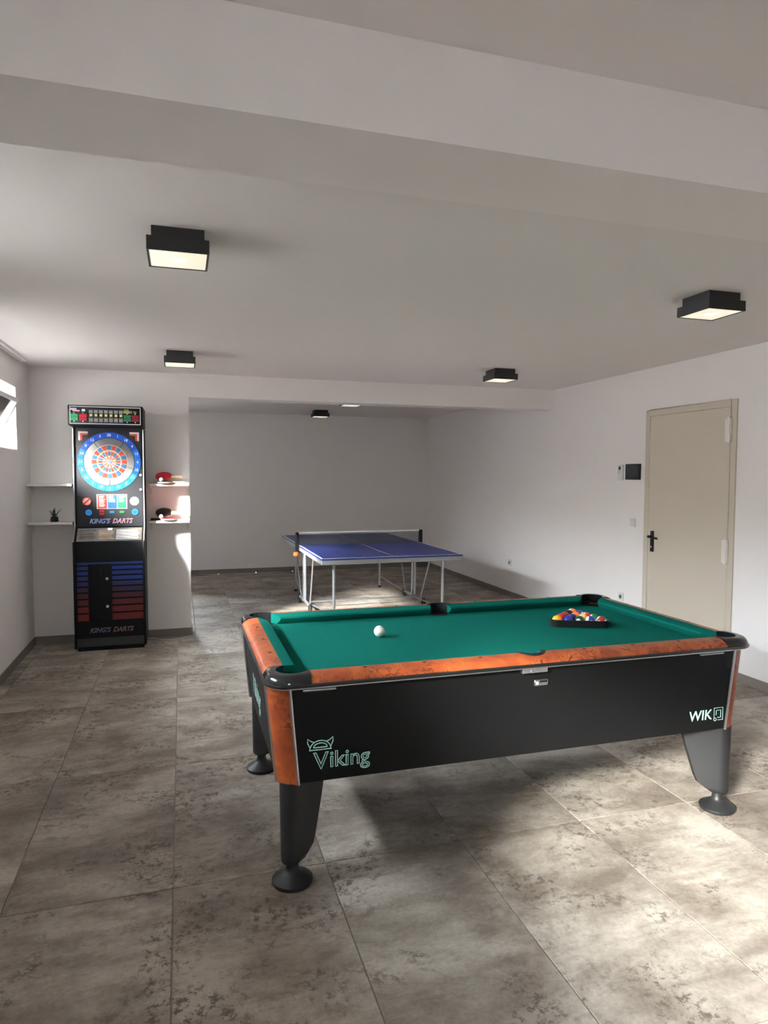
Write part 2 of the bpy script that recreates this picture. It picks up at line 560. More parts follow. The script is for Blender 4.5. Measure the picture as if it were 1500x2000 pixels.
# windows
def window_left(name, w, label, tilt):
    y0, y1, z0, z1 = w
    root = thing(name, label, None, (XL - 0.25, (y0 + y1) / 2, z0), kind='structure')
    hw, h, fr = (y1 - y0) / 2, z1 - z0, 0.03
    f = MB()
    f.box(-0.03, 0.03, -hw, hw, 0, fr).box(-0.03, 0.03, -hw, hw, h - fr, h)
    f.box(-0.03, 0.03, -hw, -hw + fr, fr, h - fr).box(-0.03, 0.03, hw - fr, hw, fr, h - fr)
    f.build('frame', MT['pvc'], root, bevel=0.003, seg=1)
    # sash hinged at the bottom, leaning into the room
    s = MB()
    sh, sw, sf = h - 2 * fr, hw - fr, 0.032
    s.box(0, 0.05, -sw, sw, 0, sf).box(0, 0.05, -sw, sw, sh - sf, sh)
    s.box(0, 0.05, -sw, -sw + sf, sf, sh - sf).box(0, 0.05, sw - sf, sw, sf, sh - sf)
    sash = s.build('sash', MT['pvc'], root, bevel=0.004, seg=1)
    sash.location = (0.032, 0, fr)
    sash.rotation_euler = (0, tilt, 0)
    MB().box(0.02, 0.026, -sw + sf, sw - sf, sf, sh - sf).build('pane', MT['glass'], sash, smooth=False)
    MB().box(0.05, 0.062, -0.02, 0.02, sh - 0.045, sh - 0.01).box(0.062, 0.074, -0.06, 0.012, sh - 0.036, sh - 0.018).build('handle', MT['pvc'], sash, bevel=0.003)
    # loop of the opener cable at the far upper corner
    pts = [(0.10 + 0.045 * math.cos(a), hw - 0.12 + 0.02 * math.sin(a), h - 0.13 + 0.075 * math.sin(a)) for a in [2 * PI * k / 20 for k in range(21)]]
    MB().tube(pts, 0.005, 8).build('opener_loop', MT['pvc'], root)
    MB().box(0.0, 0.252, -hw, hw, -0.012, 0.0).build('sill', MT['wall'], root)
    return root


window_left('window_1', WIN1, 'small white hopper window tilted open high on the left wall', math.radians(27))
window_left('window_2', WIN2, 'small white hopper window on the left wall beside the viewer', math.radians(4))
window_left('fill_window_4', WIN_FILL_MID, 'unseen white hopper window added on the left wall to brighten mid-room', math.radians(4))
for wn, w, y, lab in (('fill_window_3', WIN_FILL_FAR, YF + 0.2, 'unseen white window added in the far wall to brighten the bay'), ('fill_window_5', WIN_FILL_NEAR, YN - 0.2, 'small white window added behind the viewer to light the near beam')):
    x0, x1, z0, z1 = w
    root = thing(wn, lab, None, ((x0 + x1) / 2, y, z0), kind='structure')
    hw, h = (x1 - x0) / 2, z1 - z0
    f = MB().box(-hw, hw, -0.03, 0.03, 0, 0.04).box(-hw, hw, -0.03, 0.03, h - 0.04, h)
    f.box(-hw, -hw + 0.04, -0.03, 0.03, 0.04, h - 0.04).box(hw - 0.04, hw, -0.03, 0.03, 0.04, h - 0.04)
    f.build('frame', MT['pvc'], root, bevel=0.003, seg=1)
    MB().box(-hw + 0.04, hw - 0.04, -0.004, 0.004, 0.04, h - 0.04).build('pane', MT['glass'], root, smooth=False)

# door
root = thing('door_1', 'cream steel door with black lever handle in right wall', None, (XR, (DOOR[0] + DOOR[1]) / 2, 0), kind='structure')
hw, h = (DOOR[1] - DOOR[0]) / 2, DOOR[3]
f = MB()
f.box(-0.012, 0.10, -hw - 0.012, -hw + 0.045, 0, h + 0.012).box(-0.012, 0.10, hw - 0.045, hw + 0.012, 0, h + 0.012)
f.box(-0.012, 0.10, -hw + 0.045, hw - 0.045, h - 0.045, h + 0.012)
f.build('frame', MT['door'], root, bevel=0.003, seg=1)
leaf = MB().box(-0.006, 0.055, -hw + 0.049, hw - 0.049, 0.006, h - 0.0465).build('leaf', MT['door'], root, bevel=0.0015, seg=1)
hd = MB()
hd.box(-0.020, -0.0055, hw - 0.13, hw - 0.095, 0.905, 1.095)
hd.tube([(-0.02, hw - 0.112, 1.045), (-0.06, hw - 0.112, 1.045), (-0.065, hw - 0.12, 1.044), (-0.065, hw - 0.24, 1.036)], 0.010, 10)
hd.build('handle', MT['black'], leaf, bevel=0.002)
MB().lathe([(0.009, -0.025), (0.009, -0.02)], (0, hw - 0.112, 0.95), 12, 'x').build('keyhole', MT['alu'], leaf)
for z in (1.86, 0.90):
    k = MB()
    k.lathe([(0.014, z), (0.014, z + 0.055)], (-0.024, -hw + 0.05, 0), 14)
    k.lathe([(0.014, z + 0.145), (0.014, z + 0.20)], (-0.024, -hw + 0.05, 0), 14)
    k.lathe([(0.011, z + 0.056), (0.011, z + 0.144)], (-0.024, -hw + 0.05, 0), 14)
    k.box(-0.024, -0.006, -hw + 0.03, -hw + 0.09, z + 0.01, z + 0.19)
    k.build('hinge', MT['hinge'], root)

# ------------------------------------------------------------------ pool table
PT = (1.425, 3.085)
pool = thing('pool_table', 'black pool table with orange burl rails and green cloth', 'pool table', (PT[0], PT[1], 0))
NX, NY = 0.995, 0.495             # cushion nose lines
RD = [(0.055, 0.845), (0.085, 0.844), (0.105, 0.840), (0.120, 0.832), (0.130, 0.823), (0.135, 0.815)]
BED = 0.793
CP, CR = (NX + 0.030, NY + 0.030), 0.060
SP, SR = NY + 0.036, 0.056


def pocket_arc(cx, cy, r, a0, a1, n=10):
    return [(cx + r * math.cos(a0 + (a1 - a0) * k / n), cy + r * math.sin(a0 + (a1 - a0) * k / n)) for k in range(n + 1)]


# bed cloth with six pocket cut-outs
ex, ey = NX + 0.03, NY + 0.03
out = []
dcx, dcy = ex - CP[0], ey - CP[1]
ax = math.sqrt(CR * CR - dcy * dcy); ay = math.sqrt(CR * CR - dcx * dcx)
def corner_pts(sx, sy):
    a0 = math.atan2(dcy, -ax); a1 = math.atan2(-ay, dcx) + 2 * PI
    return [(sx * x, sy * y) for x, y in pocket_arc(CP[0], CP[1], CR, a0, a1)]
sdy = SP - ey
sa = math.sqrt(SR * SR - sdy * sdy)
side_top = pocket_arc(0, SP, SR, math.atan2(-sdy, sa) , -PI - math.atan2(-sdy, sa), 10)
out += corner_pts(1, 1) + corner_pts(1, -1)[::-1]
out += [(x, -y) for x, y in side_top]
out += corner_pts(-1, -1) + corner_pts(-1, 1)[::-1]
out += [(-x, y) for x, y in side_top]
b = MB().prism(out, BED - 0.03, BED, 'z')
b.build('bed_cloth', MT['cloth'], pool, smooth=False)
# pocket cups
for sx, sy in ((1, 1), (1, -1), (-1, 1), (-1, -1)):
    MB().lathe([(CR * 0.9, BED - 0.10), (CR + 0.004, BED - 0.09), (CR + 0.004, BED - 0.004)], (sx * CP[0], sy * CP[1], 0), 24).build('pocket', MT['pocket'], pool)
for sy in (1, -1):
    MB().lathe([(SR * 0.85, BED - 0.10), (SR - 0.004, BED - 0.09), (SR - 0.001, BED - 0.004)], (0, sy * SP, 0), 24).build('pocket', MT['pocket'], pool)

CUSH = [(0.0, 0.826), (0.004, 0.834), (0.05, 0.8455), (0.0552, 0.8455), (0.0552, 0.794), (0.022, 0.794), (0.004, 0.815)]
def cushion(p, q, nrm, e0, e1):
    """cushion from nose point p to q; nrm points outward; e0/e1: how far the back runs past the nose at each end"""
    p, q, nrm = Vector(p), Vector(q), Vector(nrm)
    t = (q - p).normalized()
    loops = []
    for base, e in ((p, -e0), (q, e1)):
        lp = []
        for d, z in CUSH:
            v = base + nrm * d + t * (e * d / 0.055)
            lp.append((v.x, v.y, z))
        loops.append(lp)
    MB().loft(loops).build('cushion', MT['cloth'], pool)
G, GS = 0.072, 0.062
for sy in (1, -1):
    for sx in (1, -1):
        cushion((sx * GS, sy * NY, 0), (sx * (NX - G), sy * NY, 0), (0, sy, 0), 0.014, 0.046)
for sx in (1, -1):
    cushion((sx * NX, -(NY - G), 0), (sx * NX, NY - G, 0), (sx, 0, 0), 0.046, 0.046)

# wooden rails
def rail(along, half, sign, nose, notch):
    m = MB()
    xs = sorted(set([-half, half] + ([-0.075 + 0.15 * k / 24 for k in range(25)] if notch else [])))
    rows = []
    for s in xs:
        din = 0.055
        if notch and abs(s) < SR + 0.0099:
            r = SR + 0.010
            din = max(0.055, (SP - NY) + math.sqrt(max(r * r - s * s, 0)))
        din = min(din, 0.118)
        prof = [(din, 0.80)]
        zin = 0.845
        for (da, za), (db, zb) in zip(RD, RD[1:]):
            if da <= din <= db: zin = za + (zb - za) * (din - da) / (db - da)
        prof.append((din, zin))
        prof += [(d, z) for d, z in RD if d > din + 1e-4]
        while len(prof) < 7: prof.insert(2, prof[1])
        prof.append((0.135, 0.80))
        prof = prof[:8]
        rows.append([(s, sign * (nose + d), z) if along == 'x' else (sign * (nose + d), s, z) for d, z in prof])
    m.grid(rows)
    m.add(rows[0], [tuple(range(len(rows[0])))]).add(rows[-1], [tuple(range(len(rows[-1])))])
    return m.build('rail', MT['burl'], pool)
RX, RY = 0.966, 0.466
for s in (1, -1):
    rail('x', RX, s, NY, True)
    rail('y', RY, s, NX, False)

# side pocket liners (black crescents)
for sy in (1, -1):
    m = MB()
    rows = []
    for k in range(21):
        a = PI * (0.02 + 0.96 * k / 20)
        ca, sa_ = math.cos(a), math.sin(a)
        row = []
        for r, z in ((SR - 0.006, 0.78), (SR - 0.006, 0.8475), (SR + 0.012, 0.8475), (SR + 0.012, 0.80)):
            yy = SP + r * sa_
            row.append((r * ca, sy * yy, z - max(0, (yy - NY - 0.095)) * 0.45))
        rows.append(row)
    m.grid(rows)
    m.build('pocket_liner', MT['black'], pool)

# corner castings
def casting(sx, sy):
    OX, OY, R = NX + 0.137, NY + 0.137, 0.085
    path = []
    for k in range(9): path.append((RX + (OX - R - RX) * k / 8, OY))
    for k in range(1, 13):
        a = PI / 2 - PI / 2 * k / 12
        path.append((OX - R + R * math.cos(a), OY - R + R * math.sin(a)))
    for k in range(1, 9): path.append((OX, OY - R - (OY - R - RY) * k / 8))
    n = len(path)
    inner = []
    for k, (x, y) in enumerate(path):
        # inner edge: straight at d=.055, wrapped round the pocket in the corner
        u = k / (n - 1)
        a = PI * 0.92 + (-PI * 0.42 - PI * 0.92) * u
        arc = (CP[0] + (CR + 0.002) * math.cos(a), CP[1] + (CR + 0.002) * math.sin(a))
        inner.append(arc)
    inner[0] = (RX, NY + 0.056)
    inner[-1] = (NX + 0.056, RY)
    fr = [(0, 0.80), (0, 0.8475), (0.45, 0.8475), (0.66, 0.844), (0.82, 0.836), (0.93, 0.826), (1.0, 0.812), (1.0, 0.803), (0.9, 0.800)]
    rows = []
    for (xi, yi), (xo, yo) in zip(inner, path):
        rows.append([(sx * (xi + (xo - xi) * f), sy * (yi + (yo - yi) * f), z) for f, z in fr])
    MB().grid(rows).build('corner_casting', MT['gloss'], pool, ang=50)
for sx in (1, -1):
    for sy in (1, -1): casting(sx, sy)

# black edge band under the rails, with a thin metal line below it
OX, OY, R = NX + 0.1355, NY + 0.1355, 0.085
def ring(off, z):
    pts = []
    for sx, sy, a0 in ((1, 1, 0), (-1, 1, PI / 2), (-1, -1, PI), (1, -1, 1.5 * PI)):
        for k in range(9):
            a = a0 + PI / 2 * k / 8
            pts.append((sx * (OX - R) + (R + off) * math.cos(a), sy * (OY - R) + (R + off) * math.sin(a), z))
    return pts
MB().loft([ring(-0.03, 0.8155), ring(0.0, 0.8155), ring(0.006, 0.812), ring(0.006, 0.804), ring(0.0, 0.800), ring(-0.03, 0.800)], cap=False).build('edge_band', MT['gloss'], pool)
MB().loft([ring(-0.05, 0.800), ring(-0.004, 0.800), ring(-0.004, 0.7955), ring(-0.05, 0.7955)], cap=False).build('metal_line', MT['alu'], pool)

# rail sights
for s in (1, -1):
    for k in (-3, -2, -1, 1, 2, 3):
        MB().lathe([(0.0075, 0.8447), (0.0075, 0.8457)], (k * 0.2475, s * (NY + 0.075), 0), 12).build('sight', MT['black'], pool)
    for k in (-1, 0, 1):
        MB().lathe([(0.0075, 0.8447), (0.0075, 0.8457)], (s * (NX + 0.08), k * 0.2475, 0), 12).build('sight', MT['black'], pool)

# cabinet
ZT, ZB_ = 0.797, 0.412
def cab_loop(z):
    u = (ZT - z) / (ZT - ZB_)
    xa, xb = 1.050 - 0.034 * u, 1.122 - 0.040 * u
    ya, yb = 0.588 - 0.012 * u, 0.532 - 0.010 * u
    return [(sx * x, sy * y, z) for sx, sy, x, y in ((-1, -1, xa, ya), (1, -1, xa, ya), (1, -1, xb, yb), (1, 1, xb, yb), (1, 1, xa, ya), (-1, 1, xa, ya), (-1, 1, xb, yb), (-1, -1, xb, yb))]
cab_in = lambda z: [(x * 0.985, y * 0.985, z) for x, y, _ in cab_loop(ZT)]
cab = MB().loft([cab_loop(ZB_), cab_loop(ZT), cab_in(ZT), cab_in(0.66)]).build('cabinet', MT['lam'], pool, smooth=False)
# rounded burl corner posts with aluminium edges
for sx in (1, -1):
    for sy in (1, -1):
        lo, hi = [], []
        for z, lst in ((ZB_ - 0.004, lo), (ZT, hi)):
            u = (ZT - z) / (ZT - ZB_)
            xa, xb = 1.050 - 0.034 * u, 1.122 - 0.040 * u
            ya, yb = 0.588 - 0.012 * u, 0.532 - 0.010 * u
            P0, P1, P2 = Vector((xa, ya + 0.004)), Vector((xb - 0.010, ya - 0.002)), Vector((xb + 0.004, yb))
            for k in range(9):
                t = k / 8
                p = (1 - t) ** 2 * P0 + 2 * t * (1 - t) * P1 + t * t * P2
                lst.append((sx * p.x, sy * p.y, z))
            lst.append((sx * (xb - 0.03), sy * (yb + 0.004), z))
            lst.append((sx * (xa - 0.01), sy * (ya - 0.02), z))
        post = MB().loft([lo, hi]).build('corner_post', MT['burl'], pool)
        for idx in (0, 8):
            a, b_ = Vector(lo[idx]), Vector(hi[idx])
            off = Vector((-sx * 0.006, sy * 0.001, 0)) if idx == 0 else Vector((sx * 0.001, -sy * 0.006, 0))
            MB().tube([a + off, b_ + off], 0.0062, 8).build('edge_trim', MT['alu'], post)

# legs: diagonal tapered blades on turned feet
for sx in (1, -1):
    for sy in (1, -1):
        m = MB()
        O = Vector((1.064, 0.566))
        D = Vector((-1, -1)).normalized()
        Nn = Vector((-D.y, D.x))
        def leg_loop(z, s0, s1, th):
            pts = []
            for k in range(9):      # rounded outer edge
                a = PI / 2 + PI * k / 8
                q = O + D * (s0 + th + th * math.cos(a)) + Nn * (th * math.sin(a))
                pts.append(q)
            for sgn in (-1, 1):
                for e, w_ in ((0.012, 1.0), (0.0, 0.7)) if sgn < 0 else ((0.0, 0.7), (0.012, 1.0)):
                    pts.append(O + D * (s1 - e) + Nn * (sgn * th * w_))
            return [(sx * p.x, sy * p.y, z) for p in pts]
        prof = [(0.412, 0.0, 0.232, 0.046), (0.30, 0.002, 0.205, 0.045), (0.16, 0.004, 0.162, 0.044), (0.130, 0.004, 0.148, 0.044), (0.108, 0.004, 0.118, 0.042), (0.092, 0.005, 0.092, 0.040), (0.086, 0.010, 0.085, 0.034)]
        m.loft([leg_loop(*p) for p in prof])
        leg = m.build('leg', MT['leg'], pool)
        fc = O + D * 0.052
        MB().lathe([(0.078, 0.0), (0.081, 0.006), (0.080, 0.016), (0.066, 0.026), (0.045, 0.037), (0.032, 0.046), (0.026, 0.054), (0.023, 0.075), (0.023, 0.095)], (sx * fc.x, sy * fc.y, 0), 32).build('foot', MT['leg'], leg)

# lettering on the cabinet
FY = -0.588 + 0.010 - 0.003
def line_art(name, strokes, r, pos, parent, face=FRONT, mat='mint'):
    m = MB()
    for s in strokes:
        m.tube([(x, y, 0) for x, y in s], r, 6)
    m.xform(Matrix.Translation(pos) @ face)
    return m.build(name, MT[mat], parent)

def arc(cx, cy, rx, ry, a0, a1, n=14):
    return [(cx + rx * math.cos(a0 + (a1 - a0) * k / n), cy + ry * math.sin(a0 + (a1 - a0) * k / n)) for k in range(n + 1)]

def viking_logo(pos, face, s=1.0):
    q = lambda pts: [(x * s, y * s) for x, y in pts]
    st = []
    # helmet: brim, dome and two horns
    st.append(q([(0.0, 0.0), (0.088, 0.0)]))
    st.append(q(arc(0.044, 0.002, 0.041, 0.034, PI, 0)))
    st.append(q([(0.016, 0.009)] + arc(0.044, 0.009, 0.027, 0.017, PI, 0) + [(0.016, 0.009)]))
    for sg in (-1, 1):
        f = lambda x: 0.044 + sg * x
        st.append(q([(f(0.040), 0.008), (f(0.050), 0.030), (f(0.049), 0.046), (f(0.038), 0.036), (f(0.026), 0.031)]))
    o = line_art('helmet_emblem', st, 0.0022 * s, Vector(pos) + Vector((0, 0, 0)), cab, face)
    return o

Lx, Lz = 0.456 - PT[0], 0.540
viking_logo((Lx, FY - 0.004, Lz), FRONT)
text('lettering', 'V', 0.094, (Lx + 0.046, FY - 0.004, Lz - 0.048), MT['mint'], cab, outline=0.0021)
text('lettering', 'iking', 0.090, (Lx + 0.079, FY - 0.004, Lz - 0.046), MT['mint'], cab, outline=0.0021, align='LEFT', sx=0.98)
Wx, Wz = 2.290 - PT[0], 0.487
text('lettering', 'WIK', 0.066, (Wx - 0.002, FY - 0.004, Wz), MT['mint'], cab, depth=0.0006, bold=0.0006, shear=0.08)
sq = [[(0.0, 0.0), (0.0, 0.046), (0.05, 0.046), (0.05, -0.012), (0.022, -0.012)], [(0.012, 0.012), (0.012, 0.034), (0.038, 0.034), (0.038, 0.0), (0.02, 0.0)], arc(0.006, -0.008, 0.007, 0.007, 0, 2 * PI, 10)]
line_art('square_emblem', sq, 0.0014, (Wx + 0.076, FY - 0.004, Wz - 0.016), cab)
EXm = -1.122 + 0.020 - 0.004
text('lettering', 'Viking', 0.13, (EXm, 0.0, 0.60), MT['mint'], cab, LEFTF, outline=0.0004)
# lock bar, badge and hinge strips
lk = MB().box(-0.075, 0.045, -0.612, -0.588, 0.772, 0.794).build('lock_bar', MT['alu'], pool, bevel=0.002)
MB().lathe([(0.006, -0.622), (0.008, -0.612)], (-0.03, 0, 0.780), 12, 'y').lathe([(0.005, -0.62), (0.005, -0.612)], (-0.008, 0, 0.784), 12, 'y').build('key_cylinder', MT['steel'], lk)
bd = MB().box(-0.004, 0.060, -0.592, -0.583, 0.708, 0.733).build('badge', MT['alu'], pool, bevel=0.001, seg=1)
MB().box(0.002, 0.013, -0.5935, -0.591, 0.715, 0.726).build('badge_mark', MT['mint'], bd, smooth=False)
MB().box(0.019, 0.055, -0.5932, -0.591, 0.722, 0.730).build('badge_line', MT['black'], bd, smooth=False)
for x in (-0.93, 0.91):
    MB().box(x - 0.065, x + 0.065, -0.600, -0.587, 0.775, 0.783).build('hinge_strip', MT['steel'], cab, bevel=0.002)

# ------------------------------------------------------------------ balls
BR_ = 0.0286


def ball_mat(name, col, stripe):
    m, N, L, B = new_mat(name)
    tc = N.new('ShaderNodeTexCoord')
    sep = N.new('ShaderNodeSeparateXYZ')
    L.new(tc.outputs['Object'], sep.inputs[0])
    ab = N.new('ShaderNodeMath'); ab.operation = 'ABSOLUTE'; L.new(sep.outputs[2], ab.inputs[0])
    st = N.new('ShaderNodeMath'); st.operation = 'GREATER_THAN'
    st.inputs[1].default_value = BR_ * 0.55 if stripe else 10.0
    L.new(ab.outputs[0], st.inputs[0])
    # number disc on +x / -x
    ax_ = N.new('ShaderNodeMath'); ax_.operation = 'ABSOLUTE'; L.new(sep.outputs[0], ax_.inputs[0])
    gt = N.new('ShaderNodeMath'); gt.operation = 'GREATER_THAN'; gt.inputs[1].default_value = BR_ * 0.915
    L.new(ax_.outputs[0], gt.inputs[0])
    mx = N.new('ShaderNodeMath'); mx.operation = 'MAXIMUM'
    L.new(st.outputs[0], mx.inputs[0]); L.new(gt.outputs[0], mx.inputs[1])
    c_ = N.new('ShaderNodeMix'); c_.data_type = 'RGBA'
    c_.inputs[6].default_value = (*col, 1); c_.inputs[7].default_value = (0.78, 0.74, 0.62, 1)
    L.new(mx.outputs[0], c_.inputs[0]); L.new(c_.outputs[2], B.inputs['Base Color'])
    B.inputs['Roughness'].default_value = 0.1
    B.inputs['Coat Weight'].default_value = 0.5
    return m


ballmesh = MB().sphere((0, 0, 0), BR_, 28, 16).mesh('ball', ang=180)
cb = link('cue_ball', ballmesh.copy(), MT['ivory'])
cb.location = (0.935, 3.172, BED + BR_)
tag(cb, 'white cue ball alone on the green cloth', 'ball')

# triangular rack, flat side toward the viewer
RK_C = Vector((2.055, 3.165, BED))
RK_A = math.radians(-22)
rack = thing('ball_rack', 'black plastic triangle rack around the coloured balls', 'rack', RK_C, RK_A)
dB = 2 * BR_ + 0.0004
rowh = dB * math.sqrt(3) / 2
base_y = -rowh * 4 / 3.0
def tri(inr, z, rnd, n=5):
    """rounded triangle at inradius inr"""
    pts = []
    for k in range(3):
        a = PI / 2 + k * 2 * PI / 3
        R_ = 2 * (inr - rnd)
        cx, cy = R_ * math.cos(a), R_ * math.sin(a)
        for j in range(n + 1):
            b_ = a - PI / 3 + 2 * PI / 3 * j / n
            pts.append((cx + rnd * math.cos(b_), cy + rnd * math.sin(b_), z))
    return pts
inr = rowh * 4 / 3.0 + BR_ + 0.001
MB().loft([tri(inr, 0.001, BR_), tri(inr + 0.010, 0.001, BR_ + 0.01), tri(inr + 0.010, 0.036, BR_ + 0.01), tri(inr + 0.008, 0.038, BR_ + 0.008), tri(inr + 0.002, 0.038, BR_ + 0.002), tri(inr, 0.036, BR_), tri(inr, 0.001, BR_)], cap=False).build('frame', MT['black'], rack)
BALLS = [
    ('yellow solid pool ball at the front left corner of the rack', (0.85, 0.42, 0.02), 0),
    ('royal blue solid pool ball in the front row beside yellow', (0.02, 0.03, 0.30), 0),
    ('dark green solid pool ball in the middle of the front row', (0.01, 0.10, 0.035), 0),
    ('blue striped pool ball in the front row next to maroon', (0.015, 0.04, 0.28), 1),
    ('maroon striped pool ball at the front right corner of rack', (0.30, 0.02, 0.03), 1),
    ('bright red solid pool ball behind yellow at the rack side', (0.62, 0.02, 0.03), 0),
    ('navy purple solid pool ball in second row beside red', (0.03, 0.015, 0.16), 0),
    ('pale yellow striped pool ball in second row behind green', (0.80, 0.50, 0.10), 1),
    ('green striped pool ball in second row at the rack side', (0.01, 0.22, 0.08), 1),
    ('dark brick solid pool ball in third row behind navy', (0.28, 0.03, 0.02), 0),
    ('bright orange solid pool ball in the centre of third row', (0.85, 0.16, 0.02), 0),
    ('red striped pool ball in third row at the rack side', (0.65, 0.05, 0.05), 1),
    ('black solid pool ball in fourth row at the rack edge', (0.01, 0.01, 0.012), 0),
    ('purple striped pool ball in fourth row showing mostly white', (0.10, 0.03, 0.25), 1),
    ('orange striped pool ball at the rear tip of rack', (0.80, 0.20, 0.04), 1),
]
k = 0
for r in range(5):
    for c_ in range(5 - r):
        lab, col, st = BALLS[k]
        me = ballmesh.copy()
        o = link('pool_ball', me, ball_mat('pool_ball_%s' % lab.split(' pool')[0].replace(' ', '_'), col, st))
        lx, ly = (c_ - (4 - r) / 2) * dB, base_y + r * rowh
        p = Matrix.Rotation(RK_A, 4, 'Z') @ Vector((lx, ly, 0))
        o.location = (RK_C.x + p.x, RK_C.y + p.y, BED + BR_)
        rr = random.Random(k * 13 + 5)
        o.rotation_euler = (rr.uniform(1.1, 1.6), rr.uniform(-0.3, 0.3), rr.uniform(-2.6, -1.9))
        tag(o, lab, 'ball', 'balls in the triangle rack')
        k += 1

# ------------------------------------------------------------------ table tennis table
TT = (2.088, 7.92)
tt = thing('table_tennis_table', 'blue table tennis table on silver folding legs', 'table', (TT[0], TT[1], 0))
HW, HL, TZ = 0.7625, 1.37, 0.76
for s in (-1, 1):
    y0, y1 = sorted((s * 0.008, s * HL))
    top = MB().box(-HW, HW, y0, y1, TZ - 0.018, TZ).build('table_top', MT['ppblue'], tt, bevel=0.002, seg=1)
    ln = MB()
    e = 0.0006
    yo0, yo1 = sorted((s * HL, s * (HL - 0.02)))
    ln.box(-HW + 0.001, HW - 0.001, yo0 + 0.001, yo1 - 0.001, TZ, TZ + e)
    ya, yb = sorted((s * 0.010, s * (HL - 0.02)))
    for sx in (-1, 1):
        xa, xb = sorted((sx * (HW - 0.001), sx * (HW - 0.02)))
        ln.box(xa, xb, ya, yb, TZ, TZ + e)
    ln.box(-0.002, 0.002, ya, yb, TZ, TZ + e)
    ln.build('white_line', MT['ppwhite'], top, smooth=False)
    ap = MB()
    a0, a1 = sorted((s * (HL - 0.002), s * (HL - 0.032)))
    ap.box(-HW + 0.002, HW - 0.002, a0, a1, TZ - 0.062, TZ - 0.0185)
    a0, a1 = sorted((s * 0.012, s * 0.04))
    ap.box(-HW + 0.03, HW - 0.03, a0, a1, TZ - 0.05, TZ - 0.0185)
    for sx in (-1, 1):
        xa, xb = sorted((sx * (HW - 0.002), sx * (HW - 0.03)))
        a0, a1 = sorted((s * 0.012, s * (HL - 0.032)))
        ap.box(xa, xb, a0, a1, TZ - 0.062, TZ - 0.0185)
    ap.build('apron_frame', MT['apron'], tt, bevel=0.002, seg=1)
    for sx in (-1, 1):
        lg = MB().tube([(sx * 0.60, s * 1.20, TZ - 0.02), (sx * 0.60, s * 1.20, 0.012)], 0.0155, 12).build('leg', MT['steel'], tt)
        MB().lathe([(0.019, 0.0), (0.021, 0.004), (0.019, 0.03)], (sx * 0.60, s * 1.20, 0), 14).build('foot', MT['rubber'], lg)
        # folding stay from leg to the undercarriage
        MB().tube([(sx * 0.60, s * 1.185, 0.16), (sx * 0.66, s * 0.36, 0.10)], 0.010, 8).build('stay', MT['steel'], tt)
        MB().tube([(sx * 0.70, s * 0.62, TZ - 0.05), (sx * 0.68, s * 0.30, 0.11)], 0.009, 8).build('brace', MT['steel'], tt)
for sx in (-1, 1):
    u = MB()
    X = sx * 0.69
    for s in (-1, 1):
        u.tube([(X, s * 0.045, TZ - 0.02), (X, s * 0.045, 0.16), (X, s * 0.06, 0.10), (X, s * 0.36, 0.085)], 0.0155, 12)
    u.tube([(X, -0.36, 0.085), (X, 0.36, 0.085)], 0.0155, 12)
    un = u.build('undercarriage', MT['steel'], tt)
    for s in (-1, 1):
        w = MB()
        w.lathe([(0.050, -0.012), (0.055, -0.008), (0.055, 0.008), (0.050, 0.012)], (X + sx * 0.004, s * 0.36, 0.055), 22, 'x')
        wh = w.build('wheel', MT['rubber'], un)
        MB().box(X - 0.022, X + 0.022, s * 0.36 - 0.012, s * 0.36 + 0.012, 0.05, 0.10).build('wheel_fork', MT['black'], un, bevel=0.003)
    # net post with clamp and knob
    p = MB().box(sx * (HW + 0.018) - 0.020, sx * (HW + 0.018) + 0.020, -0.022, 0.022, TZ - 0.075, TZ + 0.155)
    po = p.build('net_post', MT['black'], tt, bevel=0.004)
    MB().box(*sorted((sx * (HW - 0.06), sx * (HW + 0.02))), -0.02, 0.02, TZ - 0.09, TZ - 0.063).build('clamp', MT['black'], po, bevel=0.003)
    MB().lathe([(0.030, TZ - 0.125), (0.034, TZ - 0.12), (0.034, TZ - 0.09), (0.020, TZ - 0.08)], (sx * (HW + 0.03), -0.005, 0), 14).build('knob', MT['orange'], po)
MB().tube([(-0.69, -0.06, 0.085), (0.69, -0.06, 0.085)], 0.011, 8).build('cross_bar', MT['steel'], tt)
nn = MB().box(-HW - 0.01, HW + 0.01, -0.0015, 0.0015, TZ + 0.003, TZ + 0.145).build('net', MT['net'], tt, smooth=False)
MB().box(-HW - 0.01, HW + 0.01, -0.004, 0.004, TZ + 0.140, TZ + 0.1535).build('net_tape', MT['ppwhite'], nn, smooth=False)

# ------------------------------------------------------------------ dart machine
DM = thing('dart_machine', 'tall black electronic dart machine with glowing blue number ring', 'dart machine', (-0.632, 6.68, 0))
DX, DY = -0.632, 6.68
wX = 0.303
def L_(x, z): return (x - DX, z)
side = [(6.55, 0.0), (6.55, 0.0)]
# side profile (y local, z)
prof = [(-0.165, 0.035), (0.195, 0.035), (0.195, 2.195), (-0.05, 2.195), (-0.05, 1.11), (-0.185, 0.985), (-0.185, 0.035)]
body = MB().prism([(y, z) for y, z in prof], -wX + 0.018, wX - 0.018, 'x').build('body', MT['lam'], DM, smooth=False)
for s in (-1, 1):
    a, b = sorted((s * (wX - 0.0175), s * wX))
    pp = [(-0.198, 0.03), (0.20, 0.03), (0.20, 2.02), (-0.068, 2.02), (-0.068, 1.118), (-0.198, 0.992)]
    sp_ = MB().prism(pp, a, b, 'x').build('side_panel', MT['lam'], DM, bevel=0.002, seg=1)
    MB().tube([(s * (wX - 0.006), -0.070, 2.01), (s * (wX - 0.006), -0.070, 1.12)], 0.005, 8).tube([(s * (wX - 0.006), -0.070, 1.12), (s * (wX - 0.006), -0.2, 0.995)], 0.005, 8).build('edge_moulding', MT['alu'], sp_)
